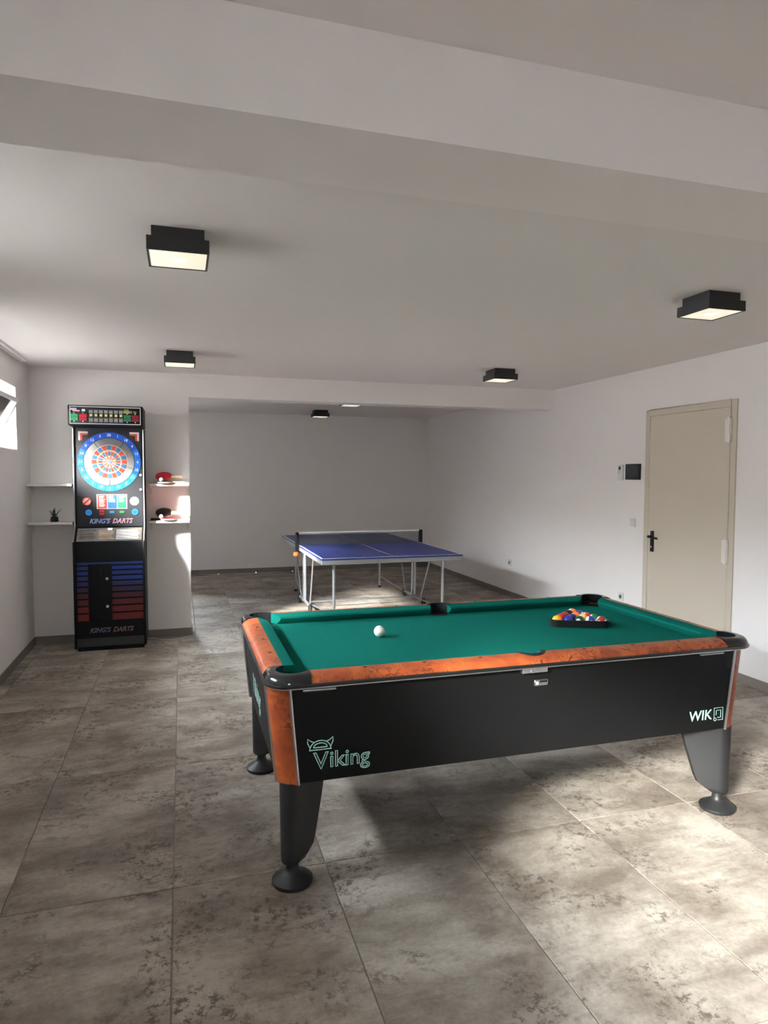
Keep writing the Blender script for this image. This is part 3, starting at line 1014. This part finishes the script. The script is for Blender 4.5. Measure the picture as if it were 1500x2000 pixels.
MB().box(-wX + 0.02, wX - 0.02, -0.165, 0.18, 0.0, 0.036).build('plinth', MT['black'], DM)
MB().box(-wX + 0.02, wX - 0.02, -0.1905, -0.184, 0.042, 0.118).build('kick_plate', plain('grey_kick_plate', (0.028, 0.03, 0.03), 0.5), DM, bevel=0.001, seg=1)
# header with the score display
hd = MB().box(-0.312, 0.306, -0.235, 0.19, 2.028, 2.205).build('header', MT['lam'], DM, bevel=0.004, seg=2)
HY = -0.236
fr = MB().box(-0.296, 0.288, HY - 0.006, HY + 0.002, 2.040, 2.047).box(-0.296, 0.288, HY - 0.006, HY + 0.002, 2.188, 2.195)
fr.box(-0.296, -0.290, HY - 0.006, HY + 0.002, 2.047, 2.188).box(0.282, 0.288, HY - 0.006, HY + 0.002, 2.047, 2.188)
fr.build('display_frame', MT['alu'], hd, smooth=False)
E_G = glow('display_green', (0.02, 0.40, 0.12), 0.75)
E_R = glow('display_red', (0.50, 0.012, 0.035), 0.75)
E_G2 = glow('display_dim_green', (0.015, 0.16, 0.07), 0.7)
E_R2 = glow('display_dim_red', (0.20, 0.008, 0.02), 0.7)
E_Y = glow('lit_yellow_button', (0.60, 0.56, 0.22), 0.9)
GRY = plain('grey_label', (0.10, 0.10, 0.10), 0.5)
LIL = plain('lilac_print', (0.62, 0.58, 0.75), 0.5)
PNK = plain('pink_print', (0.72, 0.30, 0.40), 0.5)
WHT = plain('white_print', (0.8, 0.8, 0.8), 0.5)
def hbox(name, x0, x1, z0, z1, mat, t=0.004, par=None):
    return MB().box(x0 - DX, x1 - DX, HY - t, HY + 0.001, z0, z1).build(name, mat, par or DM, smooth=False)
for x0, m_ in ((-0.924, E_G), (-0.852, E_R), (-0.488, E_G2), (-0.420, E_R2)):
    for z in (2.069, 2.099):
        hbox('score_window', x0, x0 + 0.061, z, z + 0.027, m_)
    for z in (2.058, 2.131):
        hbox('player_mark', x0 + 0.026, x0 + 0.034, z, z + 0.008, WHT, 0.003)
for k in range(7):
    x = -0.774 + k * 0.0412
    hbox('game_label', x, x + 0.034, 2.134, 2.166, GRY, 0.003)
    hbox('lit_button', x + 0.007, x + 0.028, 2.108, 2.129, E_Y)
    lb = hbox('game_label', x, x + 0.034, 2.056, 2.098, GRY, 0.003)
    for z in (2.068, 2.080, 2.143, 2.154):
        hbox('label_line', x + 0.003, x + 0.031, z, z + 0.0025, WHT if (k + int(z * 1000)) % 2 else LIL, 0.0036)
hbox('logo_patch', -0.922, -0.872, 2.160, 2.178, LIL, 0.003)
hbox('logo_patch', -0.905, -0.846, 2.148, 2.160, PNK, 0.003)
hbox('logo_patch', -0.830, -0.803, 2.150, 2.170, LIL, 0.003)
hbox('yellow_display', -0.488, -0.434, 2.141, 2.163, glow('yellow_display', (0.42, 0.38, 0.10), 0.5))
hbox('yellow_display', -0.482, -0.446, 2.165, 2.177, glow('yellow_display_dim', (0.30, 0.27, 0.06), 0.4))
text('lettering', 'C', 0.026, (-0.422 - DX, HY - 0.003, 2.150), WHT, DM, depth=0.001)
text('lettering', '90', 0.026, (-0.392 - DX, HY - 0.003, 2.150), glow('amber_digits', (0.85, 0.42, 0.10), 0.7), DM, depth=0.001)

# board face
BY = -0.052
MB().box(-0.283, 0.283, BY - 0.006, BY + 0.004, 1.118, 2.024).build('board_panel', MT['screen'], DM, bevel=0.001, seg=1)
BCX, BCZ = -0.629 - DX, 1.712
def annulus(r0, r1, a0, a1, y0, y1, n=4):
    m = MB()
    lo, hi = [], []
    ring_ = [(r1, a0 + (a1 - a0) * k / n) for k in range(n + 1)] + [(r0, a1 - (a1 - a0) * k / n) for k in range(n + 1)]
    pts = [(BCX + r * math.sin(a), BCZ + r * math.cos(a)) for r, a in ring_]
    return m.prism(pts, y0, y1, 'y')
NUM = [20, 1, 18, 4, 13, 6, 10, 15, 2, 17, 3, 19, 7, 16, 8, 11, 14, 9, 12, 5]
W_N = glow('lit_white_numeral', (0.80, 0.92, 1.0), 0.75)
blues = [glow('lit_blue_deep', (0.004, 0.06, 0.38), 0.85), glow('lit_blue_mid', (0.008, 0.13, 0.52), 0.85), glow('lit_blue_sunlit', (0.02, 0.26, 0.66), 0.9)]  # brighter towards the bottom: sunlight on the lower ring put into the colour
for k in range(20):
    a = k * PI / 10
    h = math.cos(a)
    m_ = blues[0] if h > 0.45 else (blues[1] if h > -0.35 else blues[2])
    seg = annulus(0.218, 0.269, a - PI / 20 + 0.006, a + PI / 20 - 0.006, BY - 0.010, BY - 0.003).build('number_segment', m_, DM, smooth=False)
    text('numeral', str(NUM[k]), 0.034, (BCX + 0.243 * math.sin(a), BY - 0.0108, BCZ + 0.243 * math.cos(a)), W_N, seg, depth=0.0008)
# grey catch ring in three pieces, then the segmented target
CATCH = plain('grey_catch_ring', (0.075, 0.068, 0.062), 0.7, var=0.25, scale=60)
for k in range(5):
    a0 = math.radians(-36 + 72 * k) + 0.012
    annulus(0.157, 0.214, a0, a0 + math.radians(72) - 0.024, BY - 0.012, BY - 0.003, 12).build('catch_ring', CATCH, DM, smooth=False)
MB().lathe([(0.157, BY - 0.011), (0.157, BY - 0.003)], (BCX, 0, BCZ), 60, 'y').build('target_backing', glow('target_web', (0.62, 0.57, 0.50), 0.30), DM, smooth=False)
RED = glow('target_red', (0.62, 0.055, 0.03), 0.35)
BLU = glow('target_blue', (0.05, 0.16, 0.36), 0.35)
CRM = glow('target_cream', (0.70, 0.52, 0.22), 0.35)
for r0, r1, mats in ((0.110, 0.150, (BLU, RED)), (0.098, 0.106, (CRM, CRM)), (0.058, 0.093, (BLU, RED)), (0.022, 0.053, (CRM, RED))):
    for k in range(20):
        a = k * PI / 10
        g_ = 0.003 / ((r0 + r1) / 2)
        annulus(r0, r1, a - PI / 20 + g_, a + PI / 20 - g_, BY - 0.014, BY - 0.010, 2).build('target_bed', mats[k % 2], DM, smooth=False)
MB().lathe([(0.016, BY - 0.015), (0.016, BY - 0.01)], (BCX, 0, BCZ), 20, 'y').build('bullseye', glow('bullseye_lilac', (0.30, 0.26, 0.62), 0.5), DM)
# corner arrows
for s in (-1, 1):
    cx = BCX + s * 0.258
    cz = 1.985
    for off, m_ in ((0.0, glow('arrow_white', (0.75, 0.66, 0.62), 0.5)), (0.016, glow('arrow_red', (0.60, 0.06, 0.04), 0.45))):
        pts = [(cx - s * off, cz - off), (cx - s * (0.075), cz - off), (cx - s * 0.085, cz - off - 0.008), (cx - s * 0.075, cz - off - 0.016), (cx - s * (off + 0.018), cz - off - 0.018), (cx - s * (off + 0.016), cz - 0.075), (cx - s * (off + 0.008), cz - 0.085), (cx - s * off, cz - 0.075)]
        MB().prism(pts, BY - 0.009 - off * 0.1, BY - 0.004, 'y').build('corner_arrow', m_, DM, smooth=False)
# instruction card and buttons
def fbox(name, x0, x1, z0, z1, mat, y1=-0.0095, par=DM):
    return MB().box(x0 - DX, x1 - DX, BY + y1, BY - 0.004, z0, z1).build(name, mat, par, smooth=False)
card = fbox('instruction_card', -0.744, -0.483, 1.281, 1.416, glow('card_border', (0.7, 0.6, 0.62), 0.35), -0.008)
for x0, x1, c_, nl in ((-0.735, -0.658, (0.55, 0.06, 0.045), 10), (-0.650, -0.573, (0.03, 0.16, 0.50), 6), (-0.565, -0.492, (0.03, 0.40, 0.15), 6)):
    fbox('card_column', x0, x1, 1.287, 1.410, glow('card_colour', c_, 0.5), -0.0095, card)
    for q in range(nl):
        rr = random.Random(int(-x0 * 1000) + q)
        z = 1.402 - q * 0.0105
        fbox('card_line', x0 + 0.010, x0 + 0.025 + rr.uniform(0.02, 0.045), z - 0.006, z, glow('card_print', (0.75, 0.70, 0.68), 0.35), -0.0102, card)
def disc(name, x, z, r, mat, t=0.010):
    return MB().lathe([(r, BY - t), (r, BY - 0.004)], (x - DX, 0, z), 26, 'y').build(name, mat, DM)
no = disc('warning_disc', -0.827, 1.351, 0.038, glow('warning_pink', (0.75, 0.42, 0.36), 0.5))
MB().box(-0.034, 0.034, BY - 0.0112, BY - 0.0098, -0.006, 0.006).xform(Matrix.Translation((-0.827 - DX, 0, 1.351)) @ Matrix.Rotation(math.radians(-45), 4, 'Y')).build('red_bar', glow('warning_red', (0.55, 0.03, 0.02), 0.4), no, smooth=False)
MB().loft([[(-0.827 - DX + r * math.cos(2 * PI * k / 30), y, 1.351 + r * math.sin(2 * PI * k / 30)) for k in range(30)] for r, y in ((0.039, BY - 0.009), (0.039, BY - 0.0115), (0.032, BY - 0.0115), (0.032, BY - 0.009))], cap=False).build('red_rim', glow('warning_red', (0.55, 0.03, 0.02), 0.4), no, smooth=False)
disc('green_button', -0.420, 1.351, 0.040, glow('lit_green_button', (0.45, 0.85, 0.60), 0.75))
for x in (-0.813, -0.417):
    d_ = disc('blue_button', x, 1.250, 0.028 if x < -0.6 else 0.030, glow('lit_blue_button', (0.02, 0.22, 0.58), 0.7))
    text('lettering', 'IO', 0.026, (x - DX, BY - 0.0105, 1.250), glow('blue_button_print', (0.01, 0.06, 0.25), 0.3), d_, depth=0.0006)
for z in (1.236, 1.262): fbox('red_indicator', -0.722, -0.681, z - 0.010, z + 0.010, glow('indicator_red', (0.42, 0.02, 0.03), 0.6))
fbox('blue_indicator', -0.636, -0.596, 1.242, 1.262, glow('indicator_blue', (0.04, 0.20, 0.42), 0.6))
fbox('green_indicator', -0.551, -0.510, 1.242, 1.262, glow('indicator_green', (0.04, 0.30, 0.06), 0.6))
for z in (1.592, 1.458):
    disc('lock', -0.363, z, 0.012, MT['alu'], 0.018)
# logos
def logo(z, y, dim):
    K = glow('logo_blue', (0.03, 0.10, 0.50), 0.6 * dim) if dim > 0.5 else plain('logo_blue_print', (0.02, 0.035, 0.16), 0.5)
    R_ = glow('logo_red', (0.60, 0.02, 0.03), 0.6 * dim) if dim > 0.5 else plain('logo_red_print', (0.20, 0.012, 0.015), 0.5)
    WH = glow('logo_outline', (0.7, 0.7, 0.8), 0.35) if dim > 0.5 else plain('logo_outline_print', (0.22, 0.22, 0.26), 0.5)
    for s_, x, mm in (("KING'S", -0.725, K), ('DARTS', -0.530, R_)):
        t_ = text('lettering', s_, 0.060, (x - DX, y, z), mm, DM, depth=0.001, bold=0.0015, shear=0.35, sx=0.92)
        text('outline', s_, 0.060, (x - DX, y - 0.0012, z), WH, t_, outline=0.0012, shear=0.35, sx=0.92)
logo(1.168, BY - 0.009, 1.0)
# console plate
cn = MB()
ca, cb_ = Vector((0, -0.057, 1.105)), Vector((0, -0.183, 0.990))
nrm = Vector((0, -(1.105 - 0.990), 0.126)).normalized() * -1
nrm = Vector((0, -0.674, 0.739))
rows = []
def on_con(u, v, h):     # u across, v from top (0) to bottom (1)
    p = ca + (cb_ - ca) * v + nrm * h
    return (u, p.y, p.z)
def con_box(name, u0, u1, v0, v1, h, mat, par):
    m = MB().loft([[on_con(u0, v0, 0), on_con(u1, v0, 0), on_con(u1, v1, 0), on_con(u0, v1, 0)], [on_con(u0, v0, h), on_con(u1, v0, h), on_con(u1, v1, h), on_con(u0, v1, h)]])
    return m.build(name, mat, par, smooth=False)
pl = con_box('console_plate', -0.275, 0.275, 0.03, 0.95, 0.004, MT['mirror'], DM)
PR = plain('console_dark_print', (0.09, 0.07, 0.06), 0.5)
PL_ = plain('console_light_print', (0.55, 0.52, 0.50), 0.4)
for u0, u1, m_, n_ in ((-0.25, -0.11, PR, 7), (-0.095, 0.04, plain('console_tan_print', (0.40, 0.27, 0.17), 0.5), 6), (0.055, 0.26, PL_, 8)):
    for q in range(n_):
        rr = random.Random(q + int(u0 * 100))
        v = 0.16 + 0.72 * q / n_
        con_box('console_print', u0, u1 - rr.uniform(0, 0.03), v, v + 0.045, 0.0045, m_, pl)
con_box('console_frame', -0.275, 0.275, 0.03, 0.055, 0.0055, MT['alu'], pl)
con_box('console_frame', -0.275, 0.275, 0.93, 0.95, 0.0055, MT['alu'], pl)
con_box('start_button', -0.02, 0.02, 0.06, 0.20, 0.012, MT['ball'], pl)
# striped lower front with coin door
LY = -0.1858
cols = [(0.008, 0.022, 0.14), (0.008, 0.024, 0.15), (0.008, 0.026, 0.15), (0.010, 0.028, 0.16), (0.016, 0.020, 0.095), (0.030, 0.014, 0.045), (0.055, 0.010, 0.020), (0.090, 0.009, 0.011), (0.115, 0.010, 0.010), (0.12, 0.011, 0.010)]
zt = 0.807
hs = [0.034, 0.040, 0.042, 0.044, 0.046, 0.050, 0.054, 0.058, 0.062, 0.070]
for c_, hh in zip(cols, hs):
    m_ = plain('stripe_print', c_, 0.35, var=0.05)
    MB().box(-0.275, 0.280, LY - 0.0016, LY + 0.001, zt - hh + 0.012, zt).build('stripe', m_, DM, smooth=False)
    zt -= hh + 0.0045
cd = MB().box(-0.813 - DX, -0.615 - DX, LY - 0.012, LY, 0.268, 0.792).build('coin_door', MT['lam'], DM, bevel=0.004)
for z in (0.658, 0.405):
    MB().lathe([(0.012, LY - 0.020), (0.013, LY - 0.011)], (-0.655 - DX, 0, z), 18, 'y').build('lock', MT['alu'], cd)
MB().box(-0.715 - DX, -0.700 - DX, LY - 0.0145, LY - 0.011, 0.70, 0.75).build('coin_slot', MT['black'], cd, bevel=0.001, seg=1)
logo(0.187, LY - 0.002, 0.3)

# ------------------------------------------------------------------ shelves and what stands on them
def shelf(x0, x1, z, label):
    s = thing('wall_shelf', label, 'shelf', ((x0 + x1) / 2, YB, z), group='wall shelves beside the dart machine')
    hw = (x1 - x0) / 2
    MB().box(-hw, hw, -0.20, -0.001, -0.004, 0.018).build('board', MT['shelf'], s, bevel=0.0015, seg=1)
    for sx in (-1, 1):
        a, b = sorted((sx * (hw - 0.004), sx * (hw - 0.022)))
        br = [(-0.001, 0.0), (-0.001, -0.085), (-0.008, -0.085), (-0.012, -0.03), (-0.03, -0.010), (-0.185, -0.006), (-0.185, 0.0)]
        MB().prism(br, a, b, 'x').build('bracket', MT['outlet'], s, smooth=False)
    return s
SZ1, SZ2 = 1.492, 1.140
shelf(-1.335, -0.965, SZ1, 'upper white shelf left of the dart machine, empty')
shelf(-1.335, -0.965, SZ2, 'lower white shelf left of the dart machine, holding the plant')
shelf(-0.30, 0.068, SZ1, 'upper white shelf right of dart machine, under the red paddle')
shelf(-0.30, 0.068, SZ2, 'lower white shelf right of dart machine, under the black paddle')
T1, T2 = SZ1 + 0.018, SZ2 + 0.018

# plant
pl_ = thing('potted_succulent', 'small spiky succulent in dark pot on lower left shelf', 'plant', (-1.128, YB - 0.11, T2))
MB().lathe([(0.030, 0.0), (0.036, 0.004), (0.031, 0.045), (0.026, 0.050), (0.024, 0.046)], n=20).build('pot', MT['pot'], pl_)
MB().lathe([(0.025, 0.042), (0.02, 0.047), (0.001, 0.049)], n=14).build('soil', MT['rubber'], pl_)
for q, (a, tilt, ln_) in enumerate([(2.6, 0.62, 0.085), (0.35, 0.60, 0.10), (1.6, 0.12, 0.088), (-1.9, 0.25, 0.075), (-0.6, 0.75, 0.05), (-2.6, 0.8, 0.05), (1.1, 0.9, 0.05), (2.1, 0.35, 0.07), (-1.2, 0.6, 0.055)]):
    d = Vector((math.cos(a) * math.sin(tilt), math.sin(a) * math.sin(tilt), math.cos(tilt)))
    side_ = d.cross(Vector((0, 0, 1))).normalized() if tilt > 0.01 else Vector((1, 0, 0))
    nr = side_.cross(d)
    rows = []
    for k in range(7):
        t = k / 6
        w_ = 0.011 * (0.7 + 0.6 * t) * (1 - t) ** 0.6 + 0.0006
        p = Vector((0, 0, 0.044)) + d * (ln_ * t) + nr * (-0.008 * t * t)
        rows.append([tuple(p + side_ * w_ * math.cos(b_) + nr * w_ * 0.4 * math.sin(b_)) for b_ in [2 * PI * j / 8 for j in range(8)]])
    MB().loft(rows).build('leaf', MT['leaf'], pl_)

# table tennis bats and balls
def bat(label, loc, rot, face_a, face_b, handle):
    b_ = thing('table_tennis_bat', label, 'paddle', loc, group='bats on the shelves')
    b_.rotation_euler = rot.to_euler()
    def outline(sc=1.0):
        pts = []
        for k in range(28):
            a = 2 * PI * k / 28
            x = 0.075 * math.cos(a) * sc
            y = 0.080 * math.sin(a) * sc
            pts.append((x, y + 0.085))
        return pts
    MB().prism(outline(), -0.0035, 0.0035, 'z').build('blade', MT['woodlight'], b_)
    MB().prism([(x, max(y, 0.022)) for x, y in outline(0.985)], 0.0037, 0.0075, 'z').build('rubber', face_a, b_)
    MB().prism([(x, max(y, 0.022)) for x, y in outline(0.985)], -0.0075, -0.0037, 'z').build('rubber', face_b, b_)
    hp = [(-0.016, 0.020), (-0.013, -0.02), (-0.0135, -0.06), (-0.017, -0.085), (0.017, -0.085), (0.0135, -0.06), (0.013, -0.02), (0.016, 0.020)]
    MB().prism(hp, -0.0115, 0.0115, 'z').build('handle', handle, b_, bevel=0.004)
    return b_
def pball(label, x, y, z):
    o = MB().sphere((0, 0, 0), 0.02, 18, 12).build('table_tennis_ball', MT['ball'], ang=180)
    o.location = (x, y, z + 0.02)
    tag(o, label, 'ball', 'table tennis balls on the shelves')
    return o
R90 = PI / 2
RX_ = lambda d: Matrix.Rotation(math.radians(d), 4, 'X')
RZ_ = lambda d: Matrix.Rotation(math.radians(d), 4, 'Z')
bat('red table tennis bat leaning on the wall at upper shelf', (-0.075, YB - 0.073, T1 + 0.067), RX_(31) @ RZ_(88), MT['red'], MT['rubber'], MT['woodlight'])
bat('table tennis bat lying flat in front on the upper shelf', (-0.060, YB - 0.160, T1 + 0.0117), RZ_(97), MT['rubber'], MT['red'], MT['woodlight'])
pball('white ball in front of the red bat on upper shelf', -0.185, YB - 0.180, T1 + 0.0195)
bat('black table tennis bat leaning on the wall at lower shelf', (-0.080, YB - 0.070, T2 + 0.067), RX_(31) @ RZ_(88), MT['rubber'], MT['red'], MT['woodlight'])
bat('red table tennis bat lying flat in front on lower shelf', (-0.20, YB - 0.150, T2 + 0.0117), RZ_(-98), MT['red'], MT['rubber'], MT['black'])
pball('white ball in front of the black bat on lower shelf', -0.19, YB - 0.178, T2 + 0.0195)

# power cord of the dart machine
cd_pts = [(-0.322, 6.84, 0.006), (-0.28, 6.83, 0.005), (-0.20, 6.76, 0.005), (-0.10, 6.735, 0.005), (0.0, 6.78, 0.005), (0.07, 6.85, 0.005), (0.105, 6.89, 0.006), (0.112, 6.92, 0.02), (0.105, 6.95, 0.10), (0.100, 6.97, 0.22), (0.085, 7.0, 0.34), (0.082, 7.0, 0.42)]
def smooth_pts(p, n=6):
    p = [Vector(q) for q in p]
    out_ = []
    for i in range(len(p) - 1):
        a, b_, c_, d = p[max(i - 1, 0)], p[i], p[i + 1], p[min(i + 2, len(p) - 1)]
        for k in range(n):
            t = k / n
            out_.append(0.5 * ((2 * b_) + (c_ - a) * t + (2 * a - 5 * b_ + 4 * c_ - d) * t * t + (3 * b_ - a - 3 * c_ + d) * t ** 3))
    out_.append(p[-1])
    return out_
co = MB().tube(smooth_pts(cd_pts), 0.0042, 8).build('power_cord', MT['cord'])
tag(co, 'thin white power cord running from dart machine round wall corner', 'cord')

# ------------------------------------------------------------------ ceiling lamps
LAMPS = [
    ((0.0, 2.955), 'square black ceiling lamp nearest on the left, broad lit face'),
    ((2.79, 3.06), 'square black ceiling lamp nearest on the right, above pool table end'),
    ((0.0, 5.74), 'square black ceiling lamp over the dart machine corner'),
    ((2.87, 5.76), 'square black ceiling lamp near the far beam on the right'),
    ((2.05, 10.20), 'square black ceiling lamp deepest in the far bay'),
    ((2.09, 8.42), 'square black ceiling lamp mostly hidden behind the far beam'),
]
first = None
for (x, y), lab in LAMPS:
    if first is None:
        l = thing('ceiling_lamp', lab, 'lamp', (x, y, ZC), group='square ceiling lamps')
        # box with a wider band at the foot, open to a recessed diffuser
        MB().box(-0.102, 0.102, -0.102, 0.102, -0.060, 0.0).build('housing', MT['lampbody'], l, bevel=0.002, seg=1)
        b_ = MB()
        o_, i_ = 0.120, 0.113
        b_.loft([[(sx * r, sy * r, z) for sx, sy in ((-1, -1), (1, -1), (1, 1), (-1, 1))] for r, z in ((0.10, -0.046), (o_, -0.046), (o_, -0.100), (i_, -0.100), (i_, -0.06), (0.10, -0.06))], cap=False)
        b_.build('band', MT['lampbody'], l, smooth=False)
        MB().box(-0.111, 0.111, -0.111, 0.111, -0.0985, -0.085).build('diffuser', MT['diff'], l, bevel=0.003, seg=2)
        MB().lathe([(0.030, -0.1002), (0.034, -0.099), (0.034, -0.0975)], n=20).build('hot_spot', MT['bulb'], l)
        first = l
    else:
        l = copy_tree(first)
        l.location = (x, y, ZC)
        l['label'] = lab

# ------------------------------------------------------------------ small wall fittings
ic = thing('intercom_panel', 'black square intercom screen beside the cream door', 'intercom', (XR, 5.447, 1.635))
MB().box(-0.022, -0.001, -0.105, 0.105, -0.075, 0.075).build('case', MT['black'], ic, bevel=0.004)
MB().box(-0.0235, -0.021, -0.078, 0.088, -0.045, 0.062).build('screen', MT['screen'], ic, smooth=False)
th = thing('thermostat', 'small white thermostat left of the black intercom', 'thermostat', (XR, 5.635, 1.63))
MB().box(-0.02, -0.001, -0.038, 0.038, -0.075, 0.075).build('case', MT['outlet'], th, bevel=0.004)
MB().box(-0.0215, -0.019, -0.012, 0.020, 0.025, 0.058).build('display', MT['screen'], th, smooth=False)
MB().lathe([(0.006, -0.022), (0.006, -0.019)], (0, 0.01, 0.005), 12, 'x').build('button', GRY, th)
sw = thing('light_switch', 'white light switch plate between intercom and door handle', 'switch', (XR, 5.44, 1.15))
MB().box(-0.010, -0.001, -0.04, 0.04, -0.04, 0.04).build('plate', MT['outlet'], sw, bevel=0.002)
MB().box(-0.014, -0.009, -0.026, 0.026, -0.026, 0.026).build('rocker', MT['outlet'], sw, bevel=0.002)
for (y, z, lab) in ((7.94, 0.45, 'white wall socket low on right wall past the far beam'), (5.60, 0.41, 'white wall socket low on right wall behind pool table')):
    so = thing('wall_socket', lab, 'socket', (XR, y, z), group='wall sockets')
    MB().box(-0.010, -0.001, -0.04, 0.04, -0.04, 0.04).build('plate', MT['outlet'], so, bevel=0.002)
    MB().lathe([(0.019, -0.0125), (0.022, -0.009)], (0, 0, 0), 18, 'x').build('socket_well', GRY, so)
cr = thing('curtain_rail', 'white twin curtain rail along the ceiling above left window', 'curtain rail', (XL + 0.055, 0, ZC))
for dx in (-0.018, 0.018):
    MB().box(dx - 0.011, dx + 0.011, 3.2, 6.42, -0.022, -0.0005).build('track', MT['pvc'], cr, bevel=0.003, seg=1)
MB().box(-0.032, 0.032, 6.42, 6.432, -0.026, -0.0005).build('end_cap', MT['pvc'], cr, bevel=0.002, seg=1)
